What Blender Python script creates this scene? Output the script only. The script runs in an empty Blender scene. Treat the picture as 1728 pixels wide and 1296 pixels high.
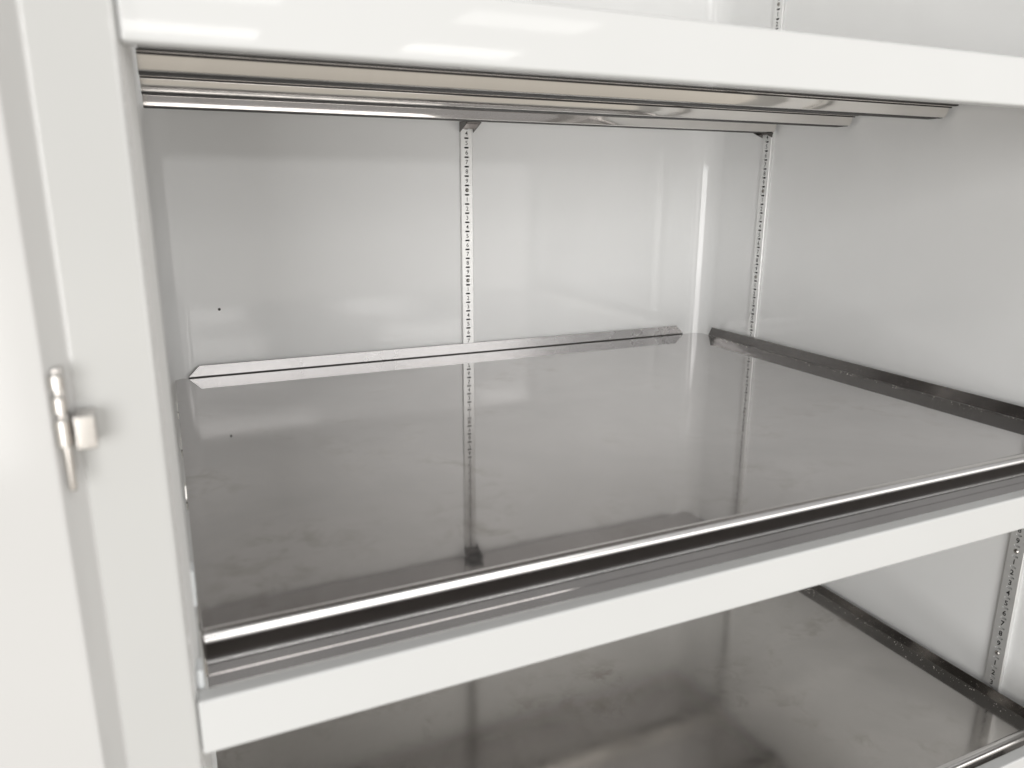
import bpy, bmesh, math, random
from mathutils import Vector, Matrix
random.seed(7)
S = bpy.context.scene
COL = S.collection
PITCH = 0.0127

# ------------------------------------------------------------------ materials
def new_mat(name):
    m = bpy.data.materials.new(name); m.use_nodes = True
    nt = m.node_tree; b = nt.nodes['Principled BSDF']
    return m, nt, b

def coords(nt, scale=(1, 1, 1)):
    g = nt.nodes.new('ShaderNodeNewGeometry')
    mp = nt.nodes.new('ShaderNodeMapping'); mp.inputs['Scale'].default_value = scale
    nt.links.new(g.outputs['Position'], mp.inputs['Vector'])
    return mp.outputs['Vector']

def noise(nt, vec, scale, detail=3, rough=.5, dist=0):
    n = nt.nodes.new('ShaderNodeTexNoise')
    n.inputs['Scale'].default_value = scale; n.inputs['Detail'].default_value = detail
    n.inputs['Roughness'].default_value = rough; n.inputs['Distortion'].default_value = dist
    nt.links.new(vec, n.inputs['Vector'])
    return n.outputs['Fac']

def maprange(nt, v, a, b, c, d):
    n = nt.nodes.new('ShaderNodeMapRange')
    for i, x in zip(('From Min', 'From Max', 'To Min', 'To Max'), (a, b, c, d)):
        n.inputs[i].default_value = x
    nt.links.new(v, n.inputs['Value']); return n.outputs['Result']

def mixcol(nt, fac, a, b):
    n = nt.nodes.new('ShaderNodeMix'); n.data_type = 'RGBA'
    nt.links.new(fac, n.inputs['Factor'])
    for k, v in ((6, a), (7, b)):
        if isinstance(v, tuple): n.inputs[k].default_value = (*v, 1)
        else: nt.links.new(v, n.inputs[k])
    return n.outputs[2]

def math_node(nt, op, a, b=None):
    n = nt.nodes.new('ShaderNodeMath'); n.operation = op
    for i, v in ((0, a), (1, b)):
        if v is None: continue
        if isinstance(v, (int, float)): n.inputs[i].default_value = v
        else: nt.links.new(v, n.inputs[i])
    return n.outputs[0]

def bump(nt, bsdf, h, strength, dist):
    n = nt.nodes.new('ShaderNodeBump'); n.inputs['Strength'].default_value = strength
    n.inputs['Distance'].default_value = dist
    nt.links.new(h, n.inputs['Height']); nt.links.new(n.outputs['Normal'], bsdf.inputs['Normal'])
    return n

def paint(name, col, rough, peel, spec=.5):
    m, nt, b = new_mat(name)
    v = coords(nt)
    f = noise(nt, v, 9, 3)
    c = mixcol(nt, f, tuple(x*.965 for x in col), tuple(min(1, x*1.02) for x in col))
    nt.links.new(c, b.inputs['Base Color'])
    r = noise(nt, v, 14, 4)
    nt.links.new(maprange(nt, r, .3, .7, rough*.85, rough*1.2), b.inputs['Roughness'])
    b.inputs['Specular IOR Level'].default_value = spec
    bump(nt, b, noise(nt, v, 420, 2), peel, .0004)
    return m

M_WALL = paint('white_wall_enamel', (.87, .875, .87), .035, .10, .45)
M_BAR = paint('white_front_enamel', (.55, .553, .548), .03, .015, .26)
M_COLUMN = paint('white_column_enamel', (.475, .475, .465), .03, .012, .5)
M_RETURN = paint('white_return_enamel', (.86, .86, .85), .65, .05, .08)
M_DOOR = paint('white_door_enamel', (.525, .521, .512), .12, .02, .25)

def steel(name, col, r0, r1, grain=(1, 1, 1), gs=600, gb=.03, stain=.0):
    m, nt, b = new_mat(name)
    b.inputs['Metallic'].default_value = 1
    v = coords(nt)
    cloud = noise(nt, v, 5.5, 5, .6, 1.2)
    fine = noise(nt, v, 38, 5, .65, .4)
    base = mixcol(nt, maprange(nt, cloud, .35, .68, 0, 1), tuple(x*.9 for x in col), col)
    if stain:
        st = math_node(nt, 'MULTIPLY', maprange(nt, cloud, .50, .66, 0, 1), maprange(nt, fine, .47, .66, 0, 1))
        st = math_node(nt, 'MULTIPLY', st, stain)
        base = mixcol(nt, st, base, (.27, .235, .195))
    nt.links.new(base, b.inputs['Base Color'])
    rr = math_node(nt, 'ADD', maprange(nt, cloud, .3, .7, r0, r1), maprange(nt, fine, .5, .75, 0, (r1-r0)*.5))
    nt.links.new(rr, b.inputs['Roughness'])
    gv = coords(nt, grain)
    g = noise(nt, gv, gs, 2)
    if gb:
        n1 = bump(nt, b, g, gb, .0003)
        n2 = nt.nodes.new('ShaderNodeBump'); n2.inputs['Strength'].default_value = 1; n2.inputs['Distance'].default_value = .00008
        nt.links.new(noise(nt, v, 13, 1), n2.inputs['Height']); nt.links.new(n2.outputs['Normal'], n1.inputs['Normal'])
    return m

M_TRAY = steel('stainless_tray_sheet', (.62, .602, .597), .025, .06, (1, 1, 1), 300, .006, .36)
M_TRAY.node_tree.nodes['Principled BSDF'].inputs['Metallic'].default_value = .90
M_TRAY_LOW = steel('stainless_soiled_tray', (.57, .55, .53), .07, .17, (1, 1, 1), 300, .012, .45)
M_STEEL = steel('stainless_trim', (.48, .475, .475), .22, .28, (1, 30, 30), 60, .008)
M_STEEL_Y = steel('stainless_side_trim', (.56, .535, .51), .10, .18, (30, 1, 30), 60, .05)
M_FACE = steel('stainless_front_face', (.72, .71, .705), .04, .07, (1, 1, 1), 300, .006)
M_LIP = steel('stainless_rolled_lip', (.80, .78, .77), .20, .26, (1, 1, 1), 300, .01)
M_LEDGE = steel('stainless_ledge', (.53, .51, .50), .04, .07, (1, 1, 1), 300, .006)
M_RAIL = steel('stainless_stiffener', (.88, .85, .815), .05, .09, (1, 20, 20), 60, .015)
M_SIDE = steel('stainless_dark_flange', (.30, .295, .29), .13, .17, (1, 1, 1), 300, .01)  # evenly darker than the other steel trim
M_CHROME = steel('plated_hinge_steel', (.66, .635, .61), .16, .24, (1, 1, 1), 300, .02)
M_UPRIGHT = None

def plain(name, col, rough, metal=0):
    m, nt, b = new_mat(name)
    v = coords(nt); f = noise(nt, v, 60, 3)
    nt.links.new(mixcol(nt, f, tuple(x*.9 for x in col), col), b.inputs['Base Color'])
    b.inputs['Roughness'].default_value = rough; b.inputs['Metallic'].default_value = metal
    return m
M_UPRIGHT = plain('galvanised_strip', (.80, .80, .79), .34, .55)
M_SLOTB = plain('dull_channel_inside', (.46, .46, .455), .5)
M_INK = plain('black_ink', (.03, .03, .03), .6)
M_DARK = plain('hole_and_shade_dark', (.018, .015, .013), .5)  # screw recesses and hole, plus strips imitating shade and dark reflections
M_BARSHADE = plain('grey_bar_shade', (.34, .32, .31), .5)
M_SLOT = plain('shaded_channel_inside', (.02, .02, .02), .7)  # near-black colour stands in for shade inside the slots
M_SCREW = plain('screw_steel', (.5, .48, .45), .3, 1)
M_CLIP = plain('clip_steel', (.16, .15, .145), .2, 1)
M_PLASTIC = plain('white_plastic', (.75, .77, .78), .3)
M_DUST = plain('dust_grit', (.8, .76, .7), .6)

# ------------------------------------------------------------------ helpers
def link(name, me, mat, parent=None, smooth=True):
    if smooth:
        for p in me.polygons: p.use_smooth = True
        me.set_sharp_from_angle(angle=math.radians(32))
    o = bpy.data.objects.new(name, me); COL.objects.link(o)
    mats = mat if isinstance(mat, (list, tuple)) else [mat]
    for m in mats: me.materials.append(m)
    if parent: o.parent = parent
    if smooth:
        w = o.modifiers.new('weighted', 'WEIGHTED_NORMAL'); w.keep_sharp = True; w.weight = 80
    return o

def bm_obj(name, bm, mat, parent=None, smooth=True):
    bmesh.ops.recalc_face_normals(bm, faces=bm.faces)
    me = bpy.data.meshes.new(name); bm.to_mesh(me); bm.free()
    return link(name, me, mat, parent, smooth)

def add_box(bm, a, b, bev=0, seg=3):
    vs = [bm.verts.new((x, y, z)) for x in (a[0], b[0]) for y in (a[1], b[1]) for z in (a[2], b[2])]
    fs = [bm.faces.new([vs[i] for i in q]) for q in ((0, 1, 3, 2), (4, 6, 7, 5), (0, 4, 5, 1), (2, 3, 7, 6), (0, 2, 6, 4), (1, 5, 7, 3))]
    if bev:
        es = set(e for f in fs for e in f.edges)
        bmesh.ops.bevel(bm, geom=list(es), offset=bev, segments=seg, profile=.5, affect='EDGES')

def box(name, a, b, mat, parent=None, bev=0, seg=3):
    bm = bmesh.new(); add_box(bm, a, b, bev, seg)
    return bm_obj(name, bm, mat, parent)

def add_prism(bm, outline, axis, t0, t1):
    """outline: 2D closed polygon; axis 0 -> (y,z) swept along x; 1 -> (x,z) along y; 2 -> (x,y) along z"""
    def P(q, t):
        return {0: (t, q[0], q[1]), 1: (q[0], t, q[1]), 2: (q[0], q[1], t)}[axis]
    A = [bm.verts.new(P(q, t0)) for q in outline]; B = [bm.verts.new(P(q, t1)) for q in outline]
    n = len(outline)
    for i in range(n):
        bm.faces.new((A[i], A[(i+1) % n], B[(i+1) % n], B[i]))
    bm.faces.new(A); bm.faces.new(list(reversed(B)))

def sheet(pts, t):
    """thicken an open polyline into a closed outline of thickness t (to its right side)"""
    n = len(pts); off = []
    for i in range(n):
        p = Vector(pts[i]); d = Vector((0, 0))
        if i: d += (p-Vector(pts[i-1])).normalized()
        if i < n-1: d += (Vector(pts[i+1])-p).normalized()
        d.normalize(); off.append((p.x+d.y*t, p.y-d.x*t))
    return list(pts)+off[::-1]

def arc(cx, cy, r, a0, a1, n):
    return [(cx+r*math.cos(math.radians(a0+(a1-a0)*i/n)), cy+r*math.sin(math.radians(a0+(a1-a0)*i/n))) for i in range(n+1)]

def empty(name, label, cat, loc=(0, 0, 0), group=None):
    o = bpy.data.objects.new(name, None); COL.objects.link(o); o.location = loc
    o.empty_display_size = .02
    o['label'] = label; o['category'] = cat
    if group: o['group'] = group
    return o

def tag(o, label, cat, group=None, kind=None):
    o['label'] = label; o['category'] = cat
    if group: o['group'] = group
    if kind: o['kind'] = kind

# ------------------------------------------------------------------ key sizes (metres)
XL, XR = -.409, .427          # inner wall faces
YF = -.68                     # front plane of the frame
ZB, ZT = -.78, .72
RC = .034                     # corner radius

cabinet = empty('cabinet', 'white enamelled steel storage cabinet with its right bay open on three steel shelves', 'cabinet')

# back wall with its rounded corners and side walls: separate parts that meet edge to edge
bm = bmesh.new()
line = arc(XL+RC, -RC, RC, 180, 90, 12) + arc(XR-RC, -RC, RC, 90, 0, 12)
outer = [(XR+.012, -RC), (XR+.012, .012), (XL-.012, .012), (XL-.012, -RC)]
add_prism(bm, line+outer, 2, ZB, ZT)
bm_obj('back_wall', bm, M_WALL, cabinet)
box('side_wall', (XR, -.625, ZB), (XR+.012, -RC, ZT), M_WALL, cabinet)
box('side_wall', (XL-.012, -.618, ZB), (XL, -RC, ZT), M_WALL, cabinet)
box('top_panel', (XL-.012, -.66, ZT+.0005), (XR+.012, .012, ZT+.02), M_WALL, cabinet)
box('bottom_panel', (XL-.012, -.66, ZB-.02), (XR+.012, .012, ZB-.0005), M_WALL, cabinet)

# front stiles: left one seen, right one closes the frame
bm = bmesh.new()
o = [(-.4404, -.664), (-.4404, -.6775)] + arc(-.4379, -.6775, .0025, 180, 270, 6) \
    + arc(-.4091, -.6775, .0025, 270, 352, 6) + [(-.4036, -.642), (-.4030, -.628), (-.4034, -.6185), (-.4215, -.6185), (-.4215, -.664)]
add_prism(bm, o, 2, ZB-.02, ZT+.02)
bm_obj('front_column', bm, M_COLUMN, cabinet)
bm = bmesh.new()
add_prism(bm, [(-.40625, -.6755), (-.4033, -.6420), (-.4027, -.6280), (-.4031, -.6180), (-.4040, -.6180), (-.4040, -.6420), (-.4070, -.6755)], 2, ZB-.02, ZT+.02)
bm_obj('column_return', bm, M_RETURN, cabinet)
bm = bmesh.new()
add_prism(bm, [(XR+.002, -.6255), (XR-.003, -.6775), (XR, -.68), (XR+.035, -.68), (XR+.035, -.6255)], 2, ZB-.02, ZT+.02)
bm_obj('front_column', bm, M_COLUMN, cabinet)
# crossbars
def crossbar(z0, z1):
    bm = bmesh.new()
    add_box(bm, (-.4060, YF, z0), (XR-.0035, YF+.0115, z1), .0017, 4)
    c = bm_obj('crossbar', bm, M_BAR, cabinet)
    box('bar_back_shade', (-.4030, YF+.0116, z0+.004), (XR-.007, YF+.0126, z1-.0048), M_BARSHADE, c)  # added strip, its grey stands in for the shaded hollow behind the bar
    return c
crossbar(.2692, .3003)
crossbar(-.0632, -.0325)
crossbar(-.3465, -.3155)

# neighbouring door leaf at the left, hinge in the gap
bm = bmesh.new()
o = [(-.90, -.660), (-.90, -.6905)] + arc(-.4490, -.6880, .0025, 270, 304, 5) + [(-.4406, -.6806), (-.4388, -.6794), (-.4388, -.660)]
add_prism(bm, o, 2, ZB-.01, ZT+.01)
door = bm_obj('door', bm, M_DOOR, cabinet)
hx, hy = -.4436, -.6905
def lathe(name, x, y, prof, mat, parent, n=20):
    bm = bmesh.new(); rings = []
    for z, r in prof:
        rings.append([bm.verts.new((x+r*math.cos(2*math.pi*i/n), y+r*math.sin(2*math.pi*i/n), z)) for i in range(n)])
    for a, b in zip(rings, rings[1:]):
        for i in range(n): bm.faces.new((a[i], a[(i+1) % n], b[(i+1) % n], b[i]))
    bm.faces.new(rings[0][::-1]); bm.faces.new(rings[-1])
    return bm_obj(name, bm, mat, parent)
hinge = box('hinge', (hx-.0018, -.6890, .0965), (hx+.0020, -.6800, .1425), M_CHROME, door, .001)
HZ = 0.0
def knuckle(z0, z1, r):
    return lathe('hinge_knuckle', hx, hy, [(z0, r*.75), (z0+.0007, r), (z1-.0012, r), (z1, r*.6)], M_CHROME, door)
knuckle(.1338, .1410, .0028); knuckle(.1240, .1318, .0028); knuckle(.1095, .1222, .0030)
lathe('hinge_pin', hx+.0004, hy, [(.0905, .0014), (.0915, .0016), (.109, .0016), (.1094, .0015)], M_CHROME, door)
box('hinge_block', (hx+.0042, -.694, .1085), (hx+.0118, -.6805, .1228), M_CHROME, door, .0006)

# ------------------------------------------------------------------ slotted uprights with numerals
font_cache = {}
def glyph(ch, bold):
    if (ch, bold) not in font_cache:
        c = bpy.data.curves.new('g', 'FONT'); c.body = ch; c.size = 1; c.align_x = 'CENTER'; c.resolution_u = 3; c.offset = bold
        o = bpy.data.objects.new('g', c); COL.objects.link(o)
        dg = bpy.context.evaluated_depsgraph_get()
        me = o.evaluated_get(dg).to_mesh()
        font_cache[(ch, bold)] = ([tuple(v.co) for v in me.vertices], [tuple(p.vertices) for p in me.polygons])
        o.evaluated_get(dg).to_mesh_clear()
        bpy.data.objects.remove(o); bpy.data.curves.remove(c)
    return font_cache[(ch, bold)]

def upright(origin, rx, nrm, k0=-32, k1=59, slot=None, bold=.008):
    """origin: face centre at z=0; rx: reading direction; nrm: face normal (both horizontal)"""
    origin, rx, nrm = Vector(origin), Vector(rx), Vector(nrm)
    def P(u, z, d=0): return origin + rx*u + nrm*d + Vector((0, 0, z))
    H, D = .0083, .0048
    bm = bmesh.new()
    def quad(*q, m=0):
        f = bm.faces.new([bm.verts.new(x) for x in q]); f.material_index = m; return f
    sw, sh = .0034, .00118
    oct_ = [(sw-.001, -sh), (sw, -sh+.0007), (sw, sh-.0007), (sw-.001, sh), (-sw+.001, sh), (-sw, sh-.0007), (-sw, -sh+.0007), (-sw+.001, -sh)]
    for k in range(k0, k1):
        z = (22-k)*PITCH; a, b = z-PITCH/2, z+PITCH/2
        ring = [bm.verts.new(P(u, z+w)) for u, w in oct_]
        inn = [bm.verts.new(P(u, z+w, -.0018)) for u, w in oct_]
        c = [bm.verts.new(P(*q)) for q in ((H, a), (H, b), (-H, b), (-H, a))]
        bm.faces.new((c[0], c[1], ring[2], ring[1])); bm.faces.new((c[1], ring[3], ring[2]))
        bm.faces.new((c[1], c[2], ring[4], ring[3])); bm.faces.new((c[2], ring[5], ring[4]))
        bm.faces.new((c[2], c[3], ring[6], ring[5])); bm.faces.new((c[3], ring[7], ring[6]))
        bm.faces.new((c[3], c[0], ring[0], ring[7])); bm.faces.new((c[0], ring[1], ring[0]))
        for i in range(8):
            bm.faces.new((ring[i], ring[(i+1) % 8], inn[(i+1) % 8], inn[i]))
        f = bm.faces.new(inn); f.material_index = 1
    zt, zb = (22-k0+.5)*PITCH, (22-k1+1-.5)*PITCH
    for s in (1, -1):
        quad(P(s*H, zb), P(s*H, zt), P(s*(H+.0006), zt, -.0006), P(s*(H+.0006), zb, -.0006))
        quad(P(s*(H+.0006), zb, -.0006), P(s*(H+.0006), zt, -.0006), P(s*(H+.0006), zt, -D), P(s*(H+.0006), zb, -D))
    bmesh.ops.remove_doubles(bm, verts=bm.verts, dist=1e-5)
    up = bm_obj('slotted_upright', bm, [M_UPRIGHT, slot or M_SLOT], cabinet, smooth=False)
    vs, fs = [], []
    for k in range(k0+1, k1):
        z = (22-k+.5)*PITCH; dgt = (4+k) % 10
        if dgt == 0:
            bs = bmesh.new(); n = 14
            C0 = bs.verts.new(P(0, z, .0004)); R1 = []; R2 = []
            for i in range(n):
                t = 2*math.pi*i/n
                R1.append(bs.verts.new(P(.0017*math.cos(t), z+.0017*math.sin(t), .0011)))
                R2.append(bs.verts.new(P(.0028*math.cos(t), z+.0028*math.sin(t), .0001)))
            for i in range(n):
                j = (i+1) % n
                f = bs.faces.new((C0, R1[i], R1[j])); f.material_index = 1 if i % 3 == 0 else 0
                bs.faces.new((R1[i], R2[i], R2[j], R1[j]))
            bm_obj('screw', bs, [M_SCREW, M_DARK], up, smooth=False)
            continue
        gv, gf = glyph(str(dgt), bold); s = .0082; b0 = len(vs)
        for x, y, _ in gv: vs.append(P(x*s, z+(y-.345)*s, .00015))
        fs += [tuple(b0+i for i in f) for f in gf]
    me = bpy.data.meshes.new('lettering'); me.from_pydata(vs, [], fs)
    link('lettering', me, M_INK, up, smooth=False)
    return up

XU = .4222
upright((0, -.0052, 0), (1, 0, 0), (0, -1, 0))
upright((XU, -.1309, 0), (0, -1, 0), (-1, 0, 0))
upright((XU, -.5730, 0), (0, -1, 0), (-1, 0, 0), slot=M_SLOTB, bold=.018)
upright((XL+.0040, -.5730, 0), (0, 1, 0), (1, 0, 0), 0, 40)

# small screw hole in the back panel
lathe_bm = bmesh.new()
ring = [lathe_bm.verts.new((-.3404+.0018*math.cos(t*.5236), -.0004, .0605+.0018*math.sin(t*.5236))) for t in range(12)]
ring2 = [lathe_bm.verts.new((-.3404+.0012*math.cos(t*.5236), .002, .0605+.0012*math.sin(t*.5236))) for t in range(12)]
for i in range(12): lathe_bm.faces.new((ring[i], ring[(i+1) % 12], ring2[(i+1) % 12], ring2[i]))
lathe_bm.faces.new(ring)
bm_obj('screw_hole', lathe_bm, M_DARK, cabinet, smooth=False)
# plastic bumpers on the inside of the left column
box('bumper', (-.4040, -.634, -.006), (-.4012, -.6215, .0155), M_PLASTIC, cabinet, .0012)
box('bumper', (-.4052, -.6685, -.0335), (-.4018, -.6560, -.0225), M_PLASTIC, cabinet, .0012)

# ------------------------------------------------------------------ steel shelf (origin: top of its tray sheet)
def make_shelf():
    root = empty('steel_shelf', '', 'shelf', (0, 0, 0), 'stainless steel shelves in the cabinet')
    x0, x1 = -.4010, .4215
    # tray sheet
    bm = bmesh.new()
    add_box(bm, (x0, -.6250, -.0012), (x1, -.0058, 0))
    bm_obj('tray_sheet', bm, M_TRAY, root)
    # bullnose lip, tall face (crease added to imitate a reflected bright line), then a ledge tucked behind the crossbar
    bm = bmesh.new()
    prof = [(-.6240, -.0008)] + arc(-.6275, -.0046, .0058, 60, 176, 18)
    add_prism(bm, sheet(prof, -.0008), 0, x0+.0012, x1)
    bm_obj('lip', bm, M_LIP, root)
    bm = bmesh.new()
    prof = [(-.6330, -.0050), (-.6330, -.0150), (-.6333, -.0153), (-.6338, -.0155)] + arc(-.6337, -.0161, .0006, 100, 180, 5) + [(-.6343, -.0243)]
    add_prism(bm, sheet(prof, -.0008), 0, x0+.0012, x1)
    bm_obj('front_face', bm, M_FACE, root)
    bm = bmesh.new()
    prof = arc(-.6349, -.0237, .0006, 0, -90, 5) + [(-.6665, -.0243)]
    add_prism(bm, sheet(prof, .0008), 0, x0+.0012, x1)
    bm_obj('ledge', bm, M_LEDGE, root)
    # end plate closing the left of the edge
    box('end_plate', (x0, -.6325, -.0243), (x0+.0011, -.600, -.0013), M_STEEL_Y, root)
    # rear flange with mitred ends, over a dark strip standing in for the bend's dark reflection
    bm = bmesh.new()
    q = [(-.3848, .0014), (.3865, .0014), (.3725, .0150), (-.3710, .0150)]
    add_prism(bm, q, 1, -.0069, -.0060)
    rf = bm_obj('rear_flange', bm, M_STEEL, root, smooth=False)
    box('shade_strip', (-.3848, -.0068, .0001), (.3865, -.0062, .0014), M_DARK, rf)
    # side flanges, right one leaning in a touch
    bm = bmesh.new()
    q = [(-.031, .0002), (-.6262, .0002), (-.6262, .0120), (-.6235, .0150), (-.043, .0150)]
    lean = math.tan(math.radians(15))
    for d in (0, .0009):
        pass
    A = [bm.verts.new((.4212-z*lean, y, z)) for y, z in q]; B = [bm.verts.new((.4221-z*lean, y, z)) for y, z in q]
    n = len(q)
    for i in range(n): bm.faces.new((A[i], A[(i+1) % n], B[(i+1) % n], B[i]))
    bm.faces.new(A); bm.faces.new(B[::-1])
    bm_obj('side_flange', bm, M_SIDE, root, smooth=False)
    bm = bmesh.new()
    q = [(-.585, .0002), (-.6262, .0002), (-.6262, .0050), (-.597, .0090)]
    add_prism(bm, q, 0, -.4016, -.4008)
    bm_obj('side_flange', bm, M_STEEL_Y, root, smooth=False)
    # stiffener channels under the sheet
    u = -.0012
    for y in (-.4185, -.2850, -.1500):
        bm = bmesh.new()
        prof = [(y-.009, u-.0006), (y-.0010, u-.0012), (y, u-.0022), (y+.0010, u-.0055), (y+.0036, u-.0110), (y+.0046, u-.0116),
                (y+.026, u-.0116), (y+.030, u-.0012), (y+.038, u-.0008)]
        add_prism(bm, sheet(prof, .0007), 0, -.4022, .4195)
        st = bm_obj('stiffener', bm, M_RAIL, root)
        bm = bmesh.new()
        add_box(bm, (-.4022, y-.0105, u-.0008), (.4205, y-.0092, u))
        if y < -.2:
            add_box(bm, (-.4022, y-.0030, u-.0024), (.4205, y-.0016, u-.0012))
        add_box(bm, (-.4022, y+.0062, u-.0126), (.4195, y+.0115, u-.01225))
        add_box(bm, (-.4022, y+.0140, u-.0126), (.4195, y+.0250, u-.01225))
        bm_obj('shade_strip', bm, M_DARK, st)  # dark strips stand in for shadow gaps and dark reflections along the channel
    return root

def copy_tree(o, parent=None):
    c = o.copy(); COL.objects.link(c); c.parent = parent
    for ch in list(o.children): copy_tree(ch, c)
    return c

sh_mid = make_shelf(); sh_mid.location = (0, 0, -.0250)
sh_mid['label'] = 'whole polished steel shelf in the middle, its bare tray reflecting the back wall'
sh_up = copy_tree(sh_mid); sh_up.location = (0, 0, .3052)
sh_up['label'] = 'steel shelf seen from below, three stiffening channels under its deck'
sh_low = copy_tree(sh_mid); sh_low.location = (0, 0, -.3560)
sh_low['label'] = 'lowest steel shelf, smudged and dusty, below the middle white crossbar'

for ch in sh_low.children:
    if ch.name.startswith('tray_sheet'):
        ch.data = ch.data.copy(); ch.data.materials[0] = M_TRAY_LOW
        ch['label'] = 'smudged, duller tray sheet'

# ------------------------------------------------------------------ shelf clips
def make_clip(name_label):
    root = empty('shelf_clip', name_label, 'shelf clip', (0, 0, 0), 'shelf clips hooked in the slotted uprights')
    w = .0100
    bm = bmesh.new()
    add_prism(bm, sheet([(0, -.0075), (-.0004, -.001), (-.001, .0005), (-.0270, .0012)] + arc(-.0270, -.0010, .0022, 90, 200, 6), .0011), 0, -w, w)
    bm_obj('hook_plate', bm, M_CLIP, root)
    for s in (-1, 1):
        bm = bmesh.new()
        add_prism(bm, [(-.0002, .0002), (-.0265, .0004), (-.0255, -.0026), (-.0002, -.0120)], 0, s*w-.0005, s*w+.0005)
        bm_obj('gusset', bm, M_CLIP, root, smooth=False)
    return root
c1 = make_clip('dark steel shelf clip at the top of the numbered strip on the back wall')
c1.location = (0.0, -.0054, .2990)
c2 = copy_tree(c1); c2['label'] = 'steel shelf clip tucked behind the rear channel end at the right wall'
c2.location = (XU-.0002, -.1309, .2970); c2.rotation_euler = (0, 0, math.radians(-90))

# ------------------------------------------------------------------ dust and grit on the shelves
bm = bmesh.new()
def speck(x, y, z, r):
    m = Matrix.Translation((x, y, z+r*.5)) @ Matrix.Rotation(random.random()*6, 4, 'Z') @ Matrix.Diagonal((r, r*random.uniform(.5, 1), r*.6, 1))
    bmesh.ops.create_icosphere(bm, subdivisions=1, radius=1, matrix=m)
for z in (-.025, -.356):
    for i in range(190):
        t = random.random(); y = -.05-.56*t
        d = abs(random.gauss(0, .006))+.0012
        speck(.4205-d, y, z, random.choice((.0002, .0003, .0003, .0004, .0006)))
    for i in range(26 if z > -.1 else 45):
        speck(random.uniform(-.38, .41), random.uniform(-.6, -.03), z, random.choice((.0002, .0003, .0004)))
dust = bm_obj('dust', bm, M_DUST, None, smooth=False)
tag(dust, 'pale dust and grit scattered along the right edge of the steel shelves', 'dust', None, 'stuff')

# ------------------------------------------------------------------ light
W = bpy.data.worlds.new('World'); S.world = W; W.use_nodes = True
nt = W.node_tree; bg = nt.nodes['Background']
tc = nt.nodes.new('ShaderNodeTexCoord'); sp = nt.nodes.new('ShaderNodeSeparateXYZ')
nt.links.new(tc.outputs['Generated'], sp.inputs[0])
rp = nt.nodes.new('ShaderNodeValToRGB'); cr = rp.color_ramp
mr = nt.nodes.new('ShaderNodeMapRange'); mr.inputs['From Min'].default_value = -1; mr.inputs['From Max'].default_value = 1
nt.links.new(sp.outputs['Z'], mr.inputs['Value']); nt.links.new(mr.outputs['Result'], rp.inputs['Fac'])
def stop(i, z, c):
    e = cr.elements[i] if i < len(cr.elements) else cr.elements.new((z+1)/2)
    e.position = (z+1)/2; e.color = (*c, 1)
stop(0, -1, (.50, .47, .43)); stop(1, 1, (.75, .75, .745))
for z, c in ((-.6, (.80, .75, .67)), (-.16, (1.15, 1.075, .96)), (-.02, (.46, .45, .43)), (.12, (.46, .455, .44)), (.35, (.78, .78, .775))):
    e = cr.elements.new((z+1)/2); e.color = (*c, 1)
nt.links.new(rp.outputs['Color'], bg.inputs['Color']); bg.inputs['Strength'].default_value = .64

def lamp(name, loc, size, power, rot=(0, 0, 0), col=(1, .985, .96)):
    l = bpy.data.lights.new(name, 'AREA'); l.shape = 'RECTANGLE'; l.size, l.size_y = size; l.energy = power; l.color = col
    o = bpy.data.objects.new(name, l); COL.objects.link(o); o.location = loc; o.rotation_euler = rot
    return o
for y in (-4.9, -6.6, -8.2, -10.4, -11.8):
    for x in (-2.6, 0, 2.6):
        lamp('ceiling_lamp', (x, y, 1.55), (1.2, .55), 8 if y > -7 else 16)
lamp('ceiling_lamp', (.2, -1.9, 1.55), (1.2, .55), 9)  # unseen extra lamp, added to brighten the crossbar tops
lamp('fill_lamp', (-2.65, -4.6, .1), (3.0, 2.5), 165, (math.radians(90), 0, 0), (1, .99, .975))  # unseen front panel added to lift the cabinet interior
lamp('fill_lamp', (3.6, -5.0, .35), (8.0, 3.0), 122, (math.radians(90), 0, 0), (1, .985, .965))  # unseen wide panel added to brighten the channels and left interior

# ------------------------------------------------------------------ camera
cam = bpy.data.cameras.new('camera'); co = bpy.data.objects.new('camera', cam); COL.objects.link(co)
r_ = Vector((.91048119, -.41353081, .00403313)); u_ = Vector((.10036502, .23041606, .96790253)); f_ = Vector((.40118681, .88085226, -.25129352))
m = Matrix((r_, u_, -f_)).transposed().to_4x4(); m.translation = (-.3992, -1.0374, .2144)
co.matrix_world = m
cam.sensor_width = 36; cam.sensor_fit = 'HORIZONTAL'; cam.lens = 1281.98/1728*36
cam.clip_start = .01; cam.clip_end = 100
cam.dof.use_dof = True; cam.dof.focus_distance = .92; cam.dof.aperture_fstop = (cam.lens/1000)/.0040
S.camera = co
S.view_settings.view_transform = 'Standard'; S.view_settings.look = 'None'
S.view_settings.gamma = 1; S.view_settings.use_curve_mapping = False
S.view_settings.exposure = 0.08
S.cycles.max_bounces = 14; S.cycles.glossy_bounces = 10; S.cycles.diffuse_bounces = 8
S.cycles.sample_clamp_indirect = 6
